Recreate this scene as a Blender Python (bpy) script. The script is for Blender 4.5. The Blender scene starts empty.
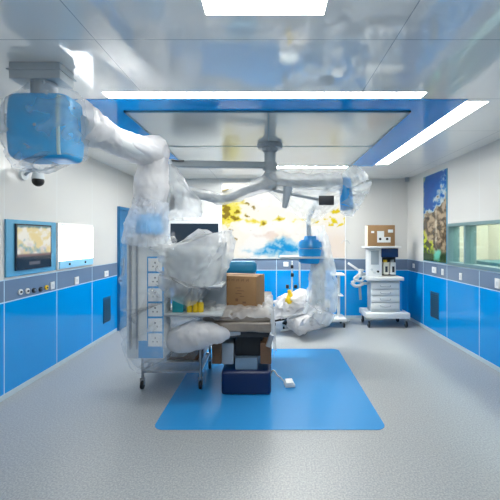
import bpy, bmesh, math, random
from mathutils import Vector, Matrix, noise
random.seed(7)
col = bpy.context.scene.collection
PI = math.pi
F, CX, CY, CH = 345.0, 270.0, 238.0, 1.61      # focal length in px, vanishing point, camera height
HC = 2.80                                       # ceiling height
XL, XR, YB, YF = -2.65, 2.76, 6.93, -1.6        # room extents

def at(x, y, d):
    return Vector(((x - CX) * d / F, d, CH + (CY - y) * d / F))
def lin(c):
    c = c / 255.0
    return c / 12.92 if c <= 0.04045 else ((c + 0.055) / 1.055) ** 2.4
def rgb(r, g, b): return (lin(r), lin(g), lin(b), 1.0)

# ------------------------------------------------------------------ materials
def newmat(name):
    m = bpy.data.materials.new(name); m.use_nodes = True
    nt = m.node_tree
    return m, nt, nt.nodes['Principled BSDF']
def N(nt, t, **kw):
    n = nt.nodes.new(t)
    for k, v in kw.items(): setattr(n, k, v)
    return n
def setin(n, **kw):
    for k, v in kw.items(): n.inputs[k.replace('_', ' ')].default_value = v
def plain(name, c, rough=0.4, metal=0.0, var=0.06, scale=6.0, bump=0.0, coat=0.0, ior=1.5):
    m, nt, p = newmat(name)
    tc = N(nt, 'ShaderNodeTexCoord')
    nz = N(nt, 'ShaderNodeTexNoise'); setin(nz, Scale=scale, Detail=4.0)
    nt.links.new(tc.outputs['Object'], nz.inputs['Vector'])
    mr = N(nt, 'ShaderNodeMapRange'); setin(mr, To_Min=1 - var, To_Max=1 + var)
    nt.links.new(nz.outputs['Fac'], mr.inputs['Value'])
    hs = N(nt, 'ShaderNodeHueSaturation'); hs.inputs['Color'].default_value = c
    nt.links.new(mr.outputs['Result'], hs.inputs['Value'])
    nt.links.new(hs.outputs['Color'], p.inputs['Base Color'])
    setin(p, Roughness=rough, Metallic=metal, IOR=ior)
    p.inputs['Coat Weight'].default_value = coat
    p.inputs['Coat Roughness'].default_value = 0.05
    if bump:
        b = N(nt, 'ShaderNodeBump'); setin(b, Strength=bump, Distance=0.01)
        nt.links.new(nz.outputs['Fac'], b.inputs['Height'])
        nt.links.new(b.outputs['Normal'], p.inputs['Normal'])
    return m
def emit(name, c, s):
    m, nt, p = newmat(name)
    p.inputs['Base Color'].default_value = c
    p.inputs['Emission Color'].default_value = c
    p.inputs['Emission Strength'].default_value = s
    return m

def math_node(nt, op, a, b=None):
    n = N(nt, 'ShaderNodeMath', operation=op)
    for i, v in enumerate((a, b)):
        if v is None: continue
        if isinstance(v, (int, float)): n.inputs[i].default_value = v
        else: nt.links.new(v, n.inputs[i])
    return n.outputs[0]
def mixc(nt, fac, a, b):
    n = N(nt, 'ShaderNodeMix', data_type='RGBA')
    if isinstance(fac, (int, float)): n.inputs[0].default_value = fac
    else: nt.links.new(fac, n.inputs[0])
    for i, v in ((6, a), (7, b)):
        if isinstance(v, tuple): n.inputs[i].default_value = v
        else: nt.links.new(v, n.inputs[i])
    return n.outputs[2]

BLUE = rgb(0, 134, 208); RAIL = rgb(104, 122, 146); WHITE = rgb(200, 201, 199)
def wall_mat(name, axis, off, step, white=WHITE, blue=BLUE):
    m, nt, p = newmat(name)
    g = N(nt, 'ShaderNodeNewGeometry'); s = N(nt, 'ShaderNodeSeparateXYZ')
    nt.links.new(g.outputs['Position'], s.inputs[0])
    z = s.outputs['Z']; t = s.outputs[axis]
    zr = math_node(nt, 'GREATER_THAN', z, 0.965)
    zw = math_node(nt, 'GREATER_THAN', z, 1.19)
    # light joint line between panels
    md = math_node(nt, 'PINGPONG', math_node(nt, 'SUBTRACT', t, off), step / 2)
    jl = math_node(nt, 'LESS_THAN', md, 0.005)
    h1 = math_node(nt, 'LESS_THAN', math_node(nt, 'ABSOLUTE', math_node(nt, 'SUBTRACT', z, 0.965)), 0.006)
    h2 = math_node(nt, 'LESS_THAN', math_node(nt, 'ABSOLUTE', math_node(nt, 'SUBTRACT', z, 1.19)), 0.008)
    c = mixc(nt, zr, blue, RAIL)
    j = math_node(nt, 'MAXIMUM', math_node(nt, 'MAXIMUM', jl, h1), h2)
    c = mixc(nt, j, c, rgb(176, 205, 226))
    cw = mixc(nt, jl, white, rgb(205, 210, 210))
    c = mixc(nt, zw, c, cw)
    nt.links.new(c, p.inputs['Base Color'])
    setin(p, Roughness=0.16, IOR=1.5)
    rr = N(nt, 'ShaderNodeMapRange'); setin(rr, To_Min=0.10, To_Max=0.22)
    nt.links.new(zw, rr.inputs['Value']); nt.links.new(rr.outputs[0], p.inputs['Roughness'])
    nz = N(nt, 'ShaderNodeTexNoise'); setin(nz, Scale=1.3, Detail=1.0)
    nt.links.new(g.outputs['Position'], nz.inputs['Vector'])
    b = N(nt, 'ShaderNodeBump'); setin(b, Strength=0.08, Distance=0.05)
    nt.links.new(nz.outputs['Fac'], b.inputs['Height']); nt.links.new(b.outputs['Normal'], p.inputs['Normal'])
    return m
def ceil_mat():
    m, nt, p = newmat('ceiling_panel')
    g = N(nt, 'ShaderNodeNewGeometry'); s = N(nt, 'ShaderNodeSeparateXYZ')
    nt.links.new(g.outputs['Position'], s.inputs[0])
    a = math_node(nt, 'PINGPONG', math_node(nt, 'SUBTRACT', s.outputs['Y'], 2.07), 0.44)
    b_ = math_node(nt, 'PINGPONG', math_node(nt, 'SUBTRACT', s.outputs['X'], 0.75), 0.9)
    j = math_node(nt, 'LESS_THAN', math_node(nt, 'MINIMUM', a, b_), 0.003)
    c = mixc(nt, j, rgb(246, 245, 241), rgb(178, 184, 186))
    nt.links.new(c, p.inputs['Base Color'])
    setin(p, Roughness=0.06, IOR=2.6)
    nz = N(nt, 'ShaderNodeTexNoise'); setin(nz, Scale=0.9, Detail=1.0)
    nt.links.new(g.outputs['Position'], nz.inputs['Vector'])
    b = N(nt, 'ShaderNodeBump'); setin(b, Strength=0.10, Distance=0.04)
    nt.links.new(nz.outputs['Fac'], b.inputs['Height']); nt.links.new(b.outputs['Normal'], p.inputs['Normal'])
    return m
def floor_mat():
    m, nt, p = newmat('speckled_vinyl')
    g = N(nt, 'ShaderNodeNewGeometry')
    n1 = N(nt, 'ShaderNodeTexNoise'); setin(n1, Scale=80.0, Detail=3.0, Roughness=0.7)
    n2 = N(nt, 'ShaderNodeTexNoise'); setin(n2, Scale=1.1, Detail=3.0)
    for n in (n1, n2): nt.links.new(g.outputs['Position'], n.inputs['Vector'])
    r = N(nt, 'ShaderNodeValToRGB'); nt.links.new(n1.outputs['Fac'], r.inputs['Fac'])
    r.color_ramp.elements[0].position = 0.36; r.color_ramp.elements[0].color = rgb(132, 138, 141)
    r.color_ramp.elements[1].position = 0.56; r.color_ramp.elements[1].color = rgb(157, 161, 163)
    e = r.color_ramp.elements.new(0.68); e.color = rgb(174, 178, 178)
    mr = N(nt, 'ShaderNodeMapRange'); setin(mr, To_Min=0.93, To_Max=1.05)
    nt.links.new(n2.outputs['Fac'], mr.inputs['Value'])
    hs = N(nt, 'ShaderNodeHueSaturation'); nt.links.new(r.outputs['Color'], hs.inputs['Color'])
    nt.links.new(mr.outputs[0], hs.inputs['Value']); nt.links.new(hs.outputs['Color'], p.inputs['Base Color'])
    setin(p, Roughness=0.36, IOR=1.5)
    return m
def plastic(name, tint, lo, hi, scale=7.0, rough=0.25, stretch=(1, 1, 1)):
    """thin crumpled polythene film: partly see-through, whiter along the creases"""
    m, nt, p = newmat(name)
    g = N(nt, 'ShaderNodeNewGeometry')
    mp = N(nt, 'ShaderNodeMapping'); mp.inputs['Scale'].default_value = stretch
    nt.links.new(g.outputs['Position'], mp.inputs['Vector'])
    nz = N(nt, 'ShaderNodeTexNoise', noise_type='RIDGED_MULTIFRACTAL'); setin(nz, Scale=scale, Detail=5.0, Distortion=0.6)
    nt.links.new(mp.outputs[0], nz.inputs['Vector'])
    n2 = N(nt, 'ShaderNodeTexNoise'); setin(n2, Scale=scale * 0.5, Detail=3.0)
    nt.links.new(mp.outputs[0], n2.inputs['Vector'])
    f = math_node(nt, 'ADD', math_node(nt, 'MULTIPLY', nz.outputs['Fac'], 0.45), math_node(nt, 'MULTIPLY', n2.outputs['Fac'], 0.6))
    mr = N(nt, 'ShaderNodeMapRange'); setin(mr, From_Min=0.25, From_Max=0.85, To_Min=lo, To_Max=hi)
    nt.links.new(f, mr.inputs['Value'])
    p.inputs['Base Color'].default_value = tint; setin(p, Roughness=rough)
    b = N(nt, 'ShaderNodeBump'); setin(b, Strength=0.75, Distance=0.02)
    nt.links.new(f, b.inputs['Height']); nt.links.new(b.outputs['Normal'], p.inputs['Normal'])
    tl = N(nt, 'ShaderNodeBsdfTranslucent'); tl.inputs['Color'].default_value = tint
    nt.links.new(b.outputs['Normal'], tl.inputs['Normal'])
    mx = N(nt, 'ShaderNodeMixShader'); mx.inputs[0].default_value = 0.5
    nt.links.new(p.outputs[0], mx.inputs[1]); nt.links.new(tl.outputs[0], mx.inputs[2])
    tr = N(nt, 'ShaderNodeBsdfTransparent')
    m2 = N(nt, 'ShaderNodeMixShader')
    nt.links.new(mr.outputs[0], m2.inputs[0]); nt.links.new(tr.outputs[0], m2.inputs[1]); nt.links.new(mx.outputs[0], m2.inputs[2])
    nt.links.new(m2.outputs[0], nt.nodes['Material Output'].inputs['Surface'])
    return m
def glass_mat():
    m, nt, p = newmat('window_glass')
    fr = N(nt, 'ShaderNodeFresnel'); gg = N(nt, 'ShaderNodeNewGeometry'); mi = N(nt, 'ShaderNodeMapRange')
    setin(mi, To_Min=1.45, To_Max=1 / 1.45); nt.links.new(gg.outputs['Backfacing'], mi.inputs['Value']); nt.links.new(mi.outputs[0], fr.inputs[0])
    gl = N(nt, 'ShaderNodeBsdfGlossy'); gl.inputs['Roughness'].default_value = 0.02
    tr = N(nt, 'ShaderNodeBsdfTransparent'); tr.inputs[0].default_value = (.86, .93, .92, 1)
    mx = N(nt, 'ShaderNodeMixShader')
    nt.links.new(fr.outputs[0], mx.inputs[0]); nt.links.new(tr.outputs[0], mx.inputs[1]); nt.links.new(gl.outputs[0], mx.inputs[2])
    nt.links.new(mx.outputs[0], nt.nodes['Material Output'].inputs['Surface'])
    return m
def picture_mat(name, emission, rough=0.15, k=1.0):
    m, nt, p = newmat(name)
    a = N(nt, 'ShaderNodeVertexColor', layer_name='art')
    nt.links.new(mixc(nt, k, (0, 0, 0, 1), a.outputs['Color']), p.inputs['Base Color'])
    nt.links.new(a.outputs['Color'], p.inputs['Emission Color'])
    p.inputs['Emission Strength'].default_value = emission
    setin(p, Roughness=rough)
    return m
LAMPS = [('front', 14.0), ('side', 5.2), ('side', 5.8), ('far', 80.0), ('square', 6.5), ('square', 7.5)]
M = dict(
    ceil=ceil_mat(), floor=floor_mat(),
    wall_l=wall_mat('wall_panels_left', 'Y', 4.29, 0.85),
    wall_r=wall_mat('wall_panels_right', 'Y', 4.55, 0.83),
    wall_b=wall_mat('wall_panels_back', 'X', -1.02, 1.15),
    white=plain('white_enamel', rgb(212, 216, 217), 0.35, var=0.02),
    offwhite=plain('off_white_plastic', rgb(205, 211, 213), 0.4, var=0.03),
    cove=plain('pale_cove', rgb(168, 188, 200), 0.35, var=0.03),
    seat=plain('teal_vinyl', rgb(14, 118, 160), 0.45, bump=0.1),
    navy=plain('navy_cover', rgb(3, 28, 72), 0.38, var=0.15),
    black=plain('black_rubber', rgb(16, 17, 20), 0.45),
    dark=plain('dark_grey_metal', rgb(44, 48, 54), 0.4, 0.3),
    grey=plain('grey_paint', rgb(150, 160, 168), 0.4, 0.1),
    lgrey=plain('light_grey_paint', rgb(186, 194, 198), 0.35),
    midgrey=plain('boom_grey_paint', rgb(140, 150, 156), 0.42),
    steel=plain('brushed_steel', rgb(165, 170, 176), 0.28, 0.9, scale=30),
    blue=plain('blue_panel', rgb(10, 140, 206), 0.3, coat=0.3),
    blueceil=plain('blue_ceiling_panel', rgb(0, 156, 238), 0.08, var=0.03, ior=1.45),
    housing=plain('blue_housing', rgb(34, 166, 228), 0.35, var=0.08),
    laminar=plain('perforated_diffuser', rgb(212, 216, 214), 0.16, 0.35, var=0.06, scale=2.2),
    mat=plain('blue_mat', rgb(44, 134, 196), 0.24, var=0.04, scale=40),
    card=plain('cardboard', rgb(140, 108, 72), 0.75, var=0.12, scale=9),
    carddark=plain('brown_cardboard', rgb(112, 82, 58), 0.8, var=0.15, scale=9),
    mattress=plain('wrapped_mattress', rgb(124, 116, 108), 0.3, var=0.35, scale=9, bump=0.5),
    yellow=plain('yellow_plastic', rgb(226, 190, 30), 0.4),
    teal=plain('teal_plastic', rgb(20, 140, 150), 0.4),
    deepblue=plain('deep_blue_vinyl', rgb(18, 70, 160), 0.4),
    doorblue=plain('door_blue', rgb(24, 106, 158), 0.3),
    framet=plain('teal_frame', rgb(92, 160, 196), 0.25, 0.2),
    winframe=plain('aluminium_frame', rgb(120, 152, 160), 0.3, 0.5),
    darkglass=plain('dark_screen', rgb(28, 42, 56), 0.06, var=0.02),
    navyscreen=plain('navy_screen', rgb(24, 52, 96), 0.15),
    greyscreen=plain('grey_screen', rgb(150, 160, 166), 0.2),
    vent=plain('dark_vent', rgb(34, 96, 132), 0.4, 0.2),
    cream=plain('cream_wall', rgb(225, 222, 205), 0.4),
    mural=picture_mat('backlit_landscape', 0.40, k=.06), mural2=picture_mat('printed_landscape', 0.03, 0.12, k=.8),
    screen=picture_mat('glowing_reflection', 0.30, 0.08, k=.2),  # emission carries the reflection painted on the monitor
    lightbox=emit('film_viewer_light', (0.97, 0.99, 1, 1), 1.6),
    glass=glass_mat(),
    film=plastic('clear_film', rgb(236, 241, 244), 0.14, 0.85, 7.0),
    filmmid=plastic('milky_film', rgb(240, 242, 243), 0.34, 0.85, 6.0),
    filmblue=plastic('milky_film_bluish', rgb(234, 239, 246), 0.36, 0.88, 6.0),
    filmwhite=plastic('white_film', rgb(226, 226, 228), 0.85, 0.99, 6.0, rough=0.4),
    filmthin=plastic('very_clear_film', rgb(238, 242, 244), 0.06, 0.60, 6.0),
    veil=plastic('thin_veil_film', rgb(232, 236, 236), 0.28, 0.82, 5.0),
)

# ------------------------------------------------------------------ mesh builder
WLOC = {}
class MB:
    def __init__(s): s.bm = bmesh.new()
    def _bev(s, vs, w, seg=2):
        if w > 0:
            es = list({e for v in vs for e in v.link_edges})
            bmesh.ops.bevel(s.bm, geom=es, offset=w, segments=seg, affect='EDGES', profile=0.6)
    def box(s, x0, x1, y0, y1, z0, z1, b=0.0, rz=0.0, rx=0.0, seg=2):
        r = bmesh.ops.create_cube(s.bm, size=1.0); vs = r['verts']
        mt = Matrix.Translation(((x0 + x1) / 2, (y0 + y1) / 2, (z0 + z1) / 2)) @ Matrix.Rotation(rz, 4, 'Z') @ Matrix.Rotation(rx, 4, 'X') @ Matrix.Diagonal((x1 - x0, y1 - y0, z1 - z0, 1))
        bmesh.ops.transform(s.bm, matrix=mt, verts=vs); s._bev(vs, b, seg); return s
    def beam(s, p, q, w, h, b=0.0):
        p, q = Vector(p), Vector(q); d = q - p
        r = bmesh.ops.create_cube(s.bm, size=1.0); vs = r['verts']
        rot = d.to_track_quat('X', 'Z').to_matrix().to_4x4()
        mt = Matrix.Translation((p + q) / 2) @ rot @ Matrix.Diagonal((d.length, w, h, 1))
        bmesh.ops.transform(s.bm, matrix=mt, verts=vs); s._bev(vs, b); return s
    def cyl(s, p, q, r0, r1=None, n=28, b=0.0):
        p, q = Vector(p), Vector(q); d = q - p
        if r1 is None: r1 = r0
        r = bmesh.ops.create_cone(s.bm, cap_ends=True, segments=n, radius1=r0, radius2=r1, depth=d.length)
        mt = Matrix.Translation((p + q) / 2) @ d.to_track_quat('Z', 'Y').to_matrix().to_4x4()
        vs = r['verts']; bmesh.ops.transform(s.bm, matrix=mt, verts=vs)
        if b > 0:
            es = [e for e in {e for v in vs for e in v.link_edges} if any(len(f.verts) > 4 for f in e.link_faces)]
            bmesh.ops.bevel(s.bm, geom=es, offset=b, segments=2, affect='EDGES')
        return s
    def ball(s, c, rx, ry=None, rz=None, n=20):
        r = bmesh.ops.create_uvsphere(s.bm, u_segments=n, v_segments=n // 2 + 2, radius=1.0)
        bmesh.ops.transform(s.bm, matrix=Matrix.Translation(c) @ Matrix.Diagonal((rx, ry or rx, rz or rx, 1)), verts=r['verts']); return s
    def prism(s, poly, z0, z1, b=0.0):
        lo = [s.bm.verts.new((x, y, z0)) for x, y in poly]; hi = [s.bm.verts.new((x, y, z1)) for x, y in poly]
        n = len(poly); s.bm.faces.new(lo[::-1]); s.bm.faces.new(hi)
        for i in range(n): s.bm.faces.new((lo[i], lo[(i + 1) % n], hi[(i + 1) % n], hi[i]))
        s._bev(lo + hi, b); return s
    def tube(s, pts, r, n=10, sub=6):
        pts = [Vector(p) for p in pts]; P = catmull(pts, sub)
        rings = []
        for i, p in enumerate(P):
            t = (P[min(i + 1, len(P) - 1)] - P[max(i - 1, 0)]).normalized()
            a = t.cross(Vector((0.13, 0.31, 1))).normalized(); c = t.cross(a)
            rings.append([s.bm.verts.new(p + (a * math.cos(k * 2 * PI / n) + c * math.sin(k * 2 * PI / n)) * r) for k in range(n)])
        for A, B in zip(rings, rings[1:]):
            for k in range(n): s.bm.faces.new((A[k], A[(k + 1) % n], B[(k + 1) % n], B[k]))
        s.bm.faces.new(rings[0][::-1]); s.bm.faces.new(rings[-1]); return s
    def sleeve(s, rows, n=56, sub=9, amp=0.05, freq=6.0, fold=0.0, folds=9, sq=2.0, cap0=True, cap1=True, up=(0, 0, 1), ragged=0.0, seed=0.0):
        """crumpled bag or sleeve: rows of (x,y,z,ra,rb); rings stand square to the path"""
        P = catmull([Vector(r[:3]) for r in rows], sub)
        R = catmull([Vector((r[3], r[4], 0)) for r in rows], sub)
        upv = Vector(up); rings = []; off = Vector((seed, seed * .7, 0)); last = len(P) - 1
        for i, p in enumerate(P):
            t = (P[min(i + 1, last)] - P[max(i - 1, 0)]).normalized()
            a = t.cross(upv)
            a = Vector((1, 0, 0)) if a.length < 0.35 else a.normalized()
            c = t.cross(a).normalized(); a = c.cross(t)
            ring = []
            for k in range(n):
                th = k * 2 * PI / n; ct, st = math.cos(th), math.sin(th)
                e = 2.0 / sq
                q = a * (R[i].x * math.copysign(abs(ct) ** e, ct)) + c * (R[i].y * math.copysign(abs(st) ** e, st))
                w = p + q
                ws = w + (a * noise.noise(w * 2.3 + off) + t * noise.noise(w * 2.1 - off)) * .35
                nz = noise.fractal(ws * freq * .7 + off, .8, 2.2, 4)
                rg = 1.3 * min(.3, abs(noise.noise(Vector((ws.x + ws.z * .45, ws.y, ws.z * .5 - ws.x * .3)) * freq * 2.2 + off)))
                fo = math.sin(th * folds + 2.2 * noise.noise(w * 2.0 + off)) * fold * (i / last)
                k_ = 1 + amp * (nz * 1.1 - rg * 1.2 + 0.25) * 1.6 + fo
                v = p + q * k_
                if ragged and i == last: v.z += ragged * (noise.noise(w * 4.0 + off) + 0.5 * math.sin(th * 3 + seed))
                ring.append(s.bm.verts.new(v))
            rings.append(ring)
        for A, B in zip(rings, rings[1:]):
            for k in range(n): s.bm.faces.new((A[k], A[(k + 1) % n], B[(k + 1) % n], B[k]))
        if cap0: s.bm.faces.new(rings[0][::-1])
        if cap1: s.bm.faces.new(rings[-1])
        return s
    def sheet(s, f, nu=60, nv=50):
        g = [[s.bm.verts.new(f(i / nu, j / nv)) for j in range(nv + 1)] for i in range(nu + 1)]
        for i in range(nu):
            for j in range(nv): s.bm.faces.new((g[i][j], g[i + 1][j], g[i + 1][j + 1], g[i][j + 1]))
        return s
    def build(s, name, m, parent=None, smooth=True):
        bmesh.ops.recalc_face_normals(s.bm, faces=s.bm.faces[:])
        if parent is not None: base = WLOC[parent.name]
        else:
            vs = s.bm.verts; xs = [v.co.x for v in vs]; ys = [v.co.y for v in vs]; zs = [v.co.z for v in vs]
            base = Vector(((min(xs) + max(xs)) / 2, (min(ys) + max(ys)) / 2, min(zs)))
        bmesh.ops.translate(s.bm, vec=-base, verts=s.bm.verts[:])
        me = bpy.data.meshes.new(name); s.bm.to_mesh(me); s.bm.free()
        if smooth:
            for p_ in me.polygons: p_.use_smooth = True
            me.set_sharp_from_angle(angle=math.radians(38))
        me.materials.append(M[m] if isinstance(m, str) else m)
        o = bpy.data.objects.new(name, me); col.objects.link(o)
        if parent is not None: o.parent = parent; WLOC[o.name] = base.copy()
        else: o.location = base; WLOC[o.name] = base.copy()
        return o
def catmull(P, sub):
    if len(P) < 3:
        return [P[0].lerp(P[1], k / sub) for k in range(sub + 1)]
    out = []
    for i in range(len(P) - 1):
        a, b, c, d = P[max(i - 1, 0)], P[i], P[i + 1], P[min(i + 2, len(P) - 1)]
        for k in range(sub):
            t = k / sub
            out.append(0.5 * ((2 * b) + (c - a) * t + (2 * a - 5 * b + 4 * c - d) * t * t + (3 * b - a - 3 * c + d) * t ** 3))
    out.append(P[-1]); return out

def tag(o, label, cat, group=None, kind=None):
    o['label'] = label; o['category'] = cat
    if group: o['group'] = group
    if kind: o['kind'] = kind
    return o
def thing(name, loc, label, cat, group=None):
    o = bpy.data.objects.new(name, None); col.objects.link(o); o.location = loc
    o.empty_display_size = 0.1
    WLOC[o.name] = Vector(loc); return tag(o, label, cat, group)
def struct(o, label=None):
    o['kind'] = 'structure'
    if label: o['label'] = label
    return o
def copy_thing(src, delta, label):
    def rec(o, parent):
        c = o.copy(); col.objects.link(c); c.parent = parent
        for ch in list(o.children): rec(ch, c)
        return c
    c = rec(src, None); c.location = src.location + Vector(delta); c['label'] = label; return c

# ------------------------------------------------------------------ room
T = 0.15
struct(MB().box(XL - T, XR + 2.4, YF - T, YB + T, -0.12, 0).build('floor', 'floor', smooth=False))
# the ceiling with openings left for the recessed lamps
DX = 1.70; CY0, CY1 = 2.955, 5.72
def ceiling():
    m = MB()
    holes = [(-1.38, 1.29, 2.81, 2.945), (-1.92, -1.70, 3.0, 5.6), (1.70, 1.92, 3.0, 5.6), (-1.3, 1.3, 5.74, 5.86), (-0.35, 0.295, 0.65, 1.85), (-0.35, 0.295, -1.2, 0.0)]
    xs = sorted({XL - T, XR + T} | {h[0] for h in holes} | {h[1] for h in holes})
    ys = sorted({YF - T, YB + T} | {h[2] for h in holes} | {h[3] for h in holes})
    for a, b in zip(xs, xs[1:]):
        for c, d in zip(ys, ys[1:]):
            mx, my = (a + b) / 2, (c + d) / 2
            if any(h[0] < mx < h[1] and h[2] < my < h[3] for h in holes): continue
            m.box(a, b, c, d, HC, HC + 0.1)
    bmesh.ops.remove_doubles(m.bm, verts=m.bm.verts[:], dist=1e-5)
    struct(m.build('ceiling', 'ceil', smooth=False))
    labels = ['long white strip lamp across the front of the blue ceiling border', 'strip lamp running into depth above the left wall side of the ceiling',
              'slanting white strip lamp running into depth on the right of the blue ceiling border', 'thin strip lamp at the far edge of the blue ceiling border',
              'bright square lamp panel in the near ceiling at the top edge of the photo', 'added unseen lamp panel in the ceiling behind the camera']  # the last panel is unseen, added for light from the front
    for h, lb in zip(holes, labels):
        t = thing('ceiling_light', ((h[0] + h[1]) / 2, (h[2] + h[3]) / 2, HC), lb, 'ceiling light')
        MB().box(h[0] + .008, h[1] - .008, h[2] + .008, h[3] - .008, HC + 0.004, HC + 0.02).build('diffuser', emit('lamp_diffuser', (1, .985, .93, 1), LAMPS[labels.index(lb)][1]), t, False)
        f = MB(); w = .008
        f.box(h[0], h[1], h[2], h[2] + w, HC, HC + .06); f.box(h[0], h[1], h[3] - w, h[3], HC, HC + .06)
        f.box(h[0], h[0] + w, h[2], h[3], HC, HC + .06); f.box(h[1] - w, h[1], h[2], h[3], HC, HC + .06)
        f.build('frame', 'white', t, False)
ceiling()
# blue border and stainless laminar-flow diffuser set on the ceiling
m = MB()
LX0, LX1, LY0, LY1 = -1.36, 1.31, 3.21, 5.62
z0, z1 = HC - 0.004, HC - 0.0005
m.box(-DX, DX - .005, CY0, LY0, z0, z1); m.box(-DX, DX - .005, LY1, CY1, z0, z1)
m.box(-DX, LX0, LY0, LY1, z0, z1); m.box(LX1, DX - .005, LY0, LY1, z0, z1)
struct(m.build('trim_1', 'blueceil', smooth=False), 'blue glossy border around the ceiling diffuser')
t = thing('air_diffuser', (0, 4.4, HC - .03), 'big silvery perforated air supply panel filling the middle of the blue ceiling border', 'ceiling panel')
for a, b, c, d in ((LX0 + .02, -.02, LY0 + .02, 4.4), (-.01, LX1 - .02, LY0 + .02, 4.4), (LX0 + .02, -.02, 4.42, LY1 - .02), (-.01, LX1 - .02, 4.42, LY1 - .02)):
    MB().box(a, b, c, d, HC - .018, HC - .004).build('perforated_panel', 'laminar', t, False)
m = MB()
for a, b, c, d in ((LX0, LX1, LY0, LY0 + .02), (LX0, LX1, LY1 - .02, LY1), (LX0, LX0 + .02, LY0, LY1), (LX1 - .02, LX1, LY0, LY1), (LX0, LX1, 4.4, 4.42), (-.02, -.01, LY0, LY1)):
    m.box(a, b, c, d, HC - .022, HC - .002)
m.build('frame', 'winframe', t, False)

struct(MB().box(XL - T, XL, YF, YB, 0, HC).build('wall_left', 'wall_l', smooth=False))
struct(MB().box(XL - T, XR + T, YB, YB + T, 0, HC).build('wall_back', 'wall_b', smooth=False))
struct(MB().box(XL - T, XR + T, YF - T, YF, 0, HC).build('wall_front', 'wall_b', smooth=False))
# right wall with window opening
WY0, WY1, WZ0, WZ1 = 3.3, 5.34, 1.2, 1.83
m = MB()
m.box(XR, XR + T, YF, WY0, 0, HC); m.box(XR, XR + T, WY1, YB, 0, HC)
m.box(XR, XR + T, WY0, WY1, 0, WZ0); m.box(XR, XR + T, WY0, WY1, WZ1, HC)
struct(m.build('wall_right', 'wall_r', smooth=False))
struct(MB().box(XL, XL + .012, YF, 5.95, 0, .055, .004).build('baseboard_left', 'cove', smooth=False))
struct(MB().box(XR - .012, XR, YF, YB - .013, 0, .055, .004).build('baseboard_right', 'cove', smooth=False))
struct(MB().box(XL + .06, XR, YB - .012, YB, 0, .055, .004).build('baseboard_back', 'cove', smooth=False))
# observation window
w = MB(); a = .045
w.box(XR - .02, XR + T, WY0, WY1, WZ0, WZ0 + a); w.box(XR - .02, XR + T, WY0, WY1, WZ1 - a, WZ1)
w.box(XR - .02, XR + T, WY1 - a, WY1, WZ0 + a, WZ1 - a); w.box(XR - .02, XR + T, WY0, WY0 + a, WZ0 + a, WZ1 - a)
w.box(XR - .01, XR + T, 4.86, 4.90, WZ0 + a, WZ1 - a)
wo = struct(w.build('window_1', 'winframe', smooth=False))
for y0, y1 in ((WY0 + a, 4.86), (4.90, WY1 - a)):
    MB().box(XR + .05, XR + .058, y0, y1, WZ0 + a, WZ1 - a).build('pane', 'glass', wo, False)
# added room beyond the window; cream and teal stand in for reflections in the glass
struct(MB().box(XR + 1.5, XR + 1.6, 2.4, YB, 0, 2.6).build('wall_corridor', 'cream', smooth=False))
struct(MB().box(XR + T, XR + 1.5, YB - .2, YB - .1, 0, 2.6).build('wall_corridor_far', 'cream', smooth=False))
struct(MB().box(XR + T, XR + 1.6, 2.3, YB, 2.6, 2.7).build('ceiling_corridor', 'cream', smooth=False))
struct(MB().box(XR + T, XR + 1.6, 2.2, 2.3, 0, 2.7).build('wall_corridor_near', 'cream', smooth=False))
tag(MB().box(XR + .6, XR + .9, 3.2, 5.8, 2.585, 2.6).build('added_corridor_light', emit('added_corridor_lamp', (1, .98, .92, 1), 16.0), smooth=False), 'added unseen ceiling lamp lighting the room behind the right hand window', 'ceiling light')  # unseen lamp, added to brighten what shows through the window
tag(MB().box(XR + .8, XR + 1.45, 3.0, 6.2, 0, 1.22, .01).build('cabinet', plain('teal_reflection', rgb(70, 130, 140), .35), smooth=False), 'added long low teal cabinet standing in for a reflection in the right wall window', 'cabinet')  # added for the teal band that the window glass reflects

# door on the left wall at the far corner
D0, D1, DH = 5.98, 6.86, 2.16
m = MB(); m.box(XL, XL + .05, D0, D0 + .06, 0, DH, .004); m.box(XL, XL + .05, D1 - .06, D1, 0, DH, .004); m.box(XL, XL + .05, D0 + .06, D1 - .06, DH - .06, DH, .004)
df = struct(m.build('door_1', 'doorblue', smooth=False))
MB().box(XL + .002, XL + .03, D0 + .06, D1 - .06, 0.005, DH - .06).build('door_leaf', 'doorblue', df, False)
MB().cyl((XL + .06, D0 + .13, .95), (XL + .06, D0 + .13, 1.25), .012).build('door_handle', 'steel', df)

# ------------------------------------------------------------------ murals and wall fittings
def fbm(x, y, s=0): return noise.fractal(Vector((x, y, s)), 1.0, 2.0, 5)
def lerp3(a, b, t):
    t = max(0, min(1, t)); return tuple(a[i] * (1 - t) + b[i] * t for i in range(3))
def sm(a, b, x):
    t = max(0, min(1, (x - a) / (b - a))); return t * t * (3 - 2 * t)
def picture(name, p0, pu, pv, nu, nv, fn, mat, parent=None, depth=None):
    """a picture panel: corner p0, edge vectors pu, pv; painted point by point by fn(u, v)"""
    bm = bmesh.new(); lay = bm.verts.layers.float_color.new('art')
    p0, pu, pv = Vector(p0), Vector(pu), Vector(pv); nrm = pu.cross(pv).normalized()
    g = []
    for i in range(nu + 1):
        row = []
        for j in range(nv + 1):
            v = bm.verts.new(p0 + pu * (i / nu) + pv * (j / nv)); c = fn(i / nu, j / nv)
            v[lay] = (lin(c[0]), lin(c[1]), lin(c[2]), 1); row.append(v)
        g.append(row)
    for i in range(nu):
        for j in range(nv): bm.faces.new((g[i][j], g[i + 1][j], g[i + 1][j + 1], g[i][j + 1]))
    base = WLOC[parent.name] if parent else p0.copy()
    bmesh.ops.translate(bm, vec=-base, verts=bm.verts[:])
    me = bpy.data.meshes.new(name); bm.to_mesh(me); bm.free(); me.materials.append(M[mat])
    o = bpy.data.objects.new(name, me); col.objects.link(o)
    if parent: o.parent = parent
    else: o.location = base
    WLOC[o.name] = base.copy(); return o
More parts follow.
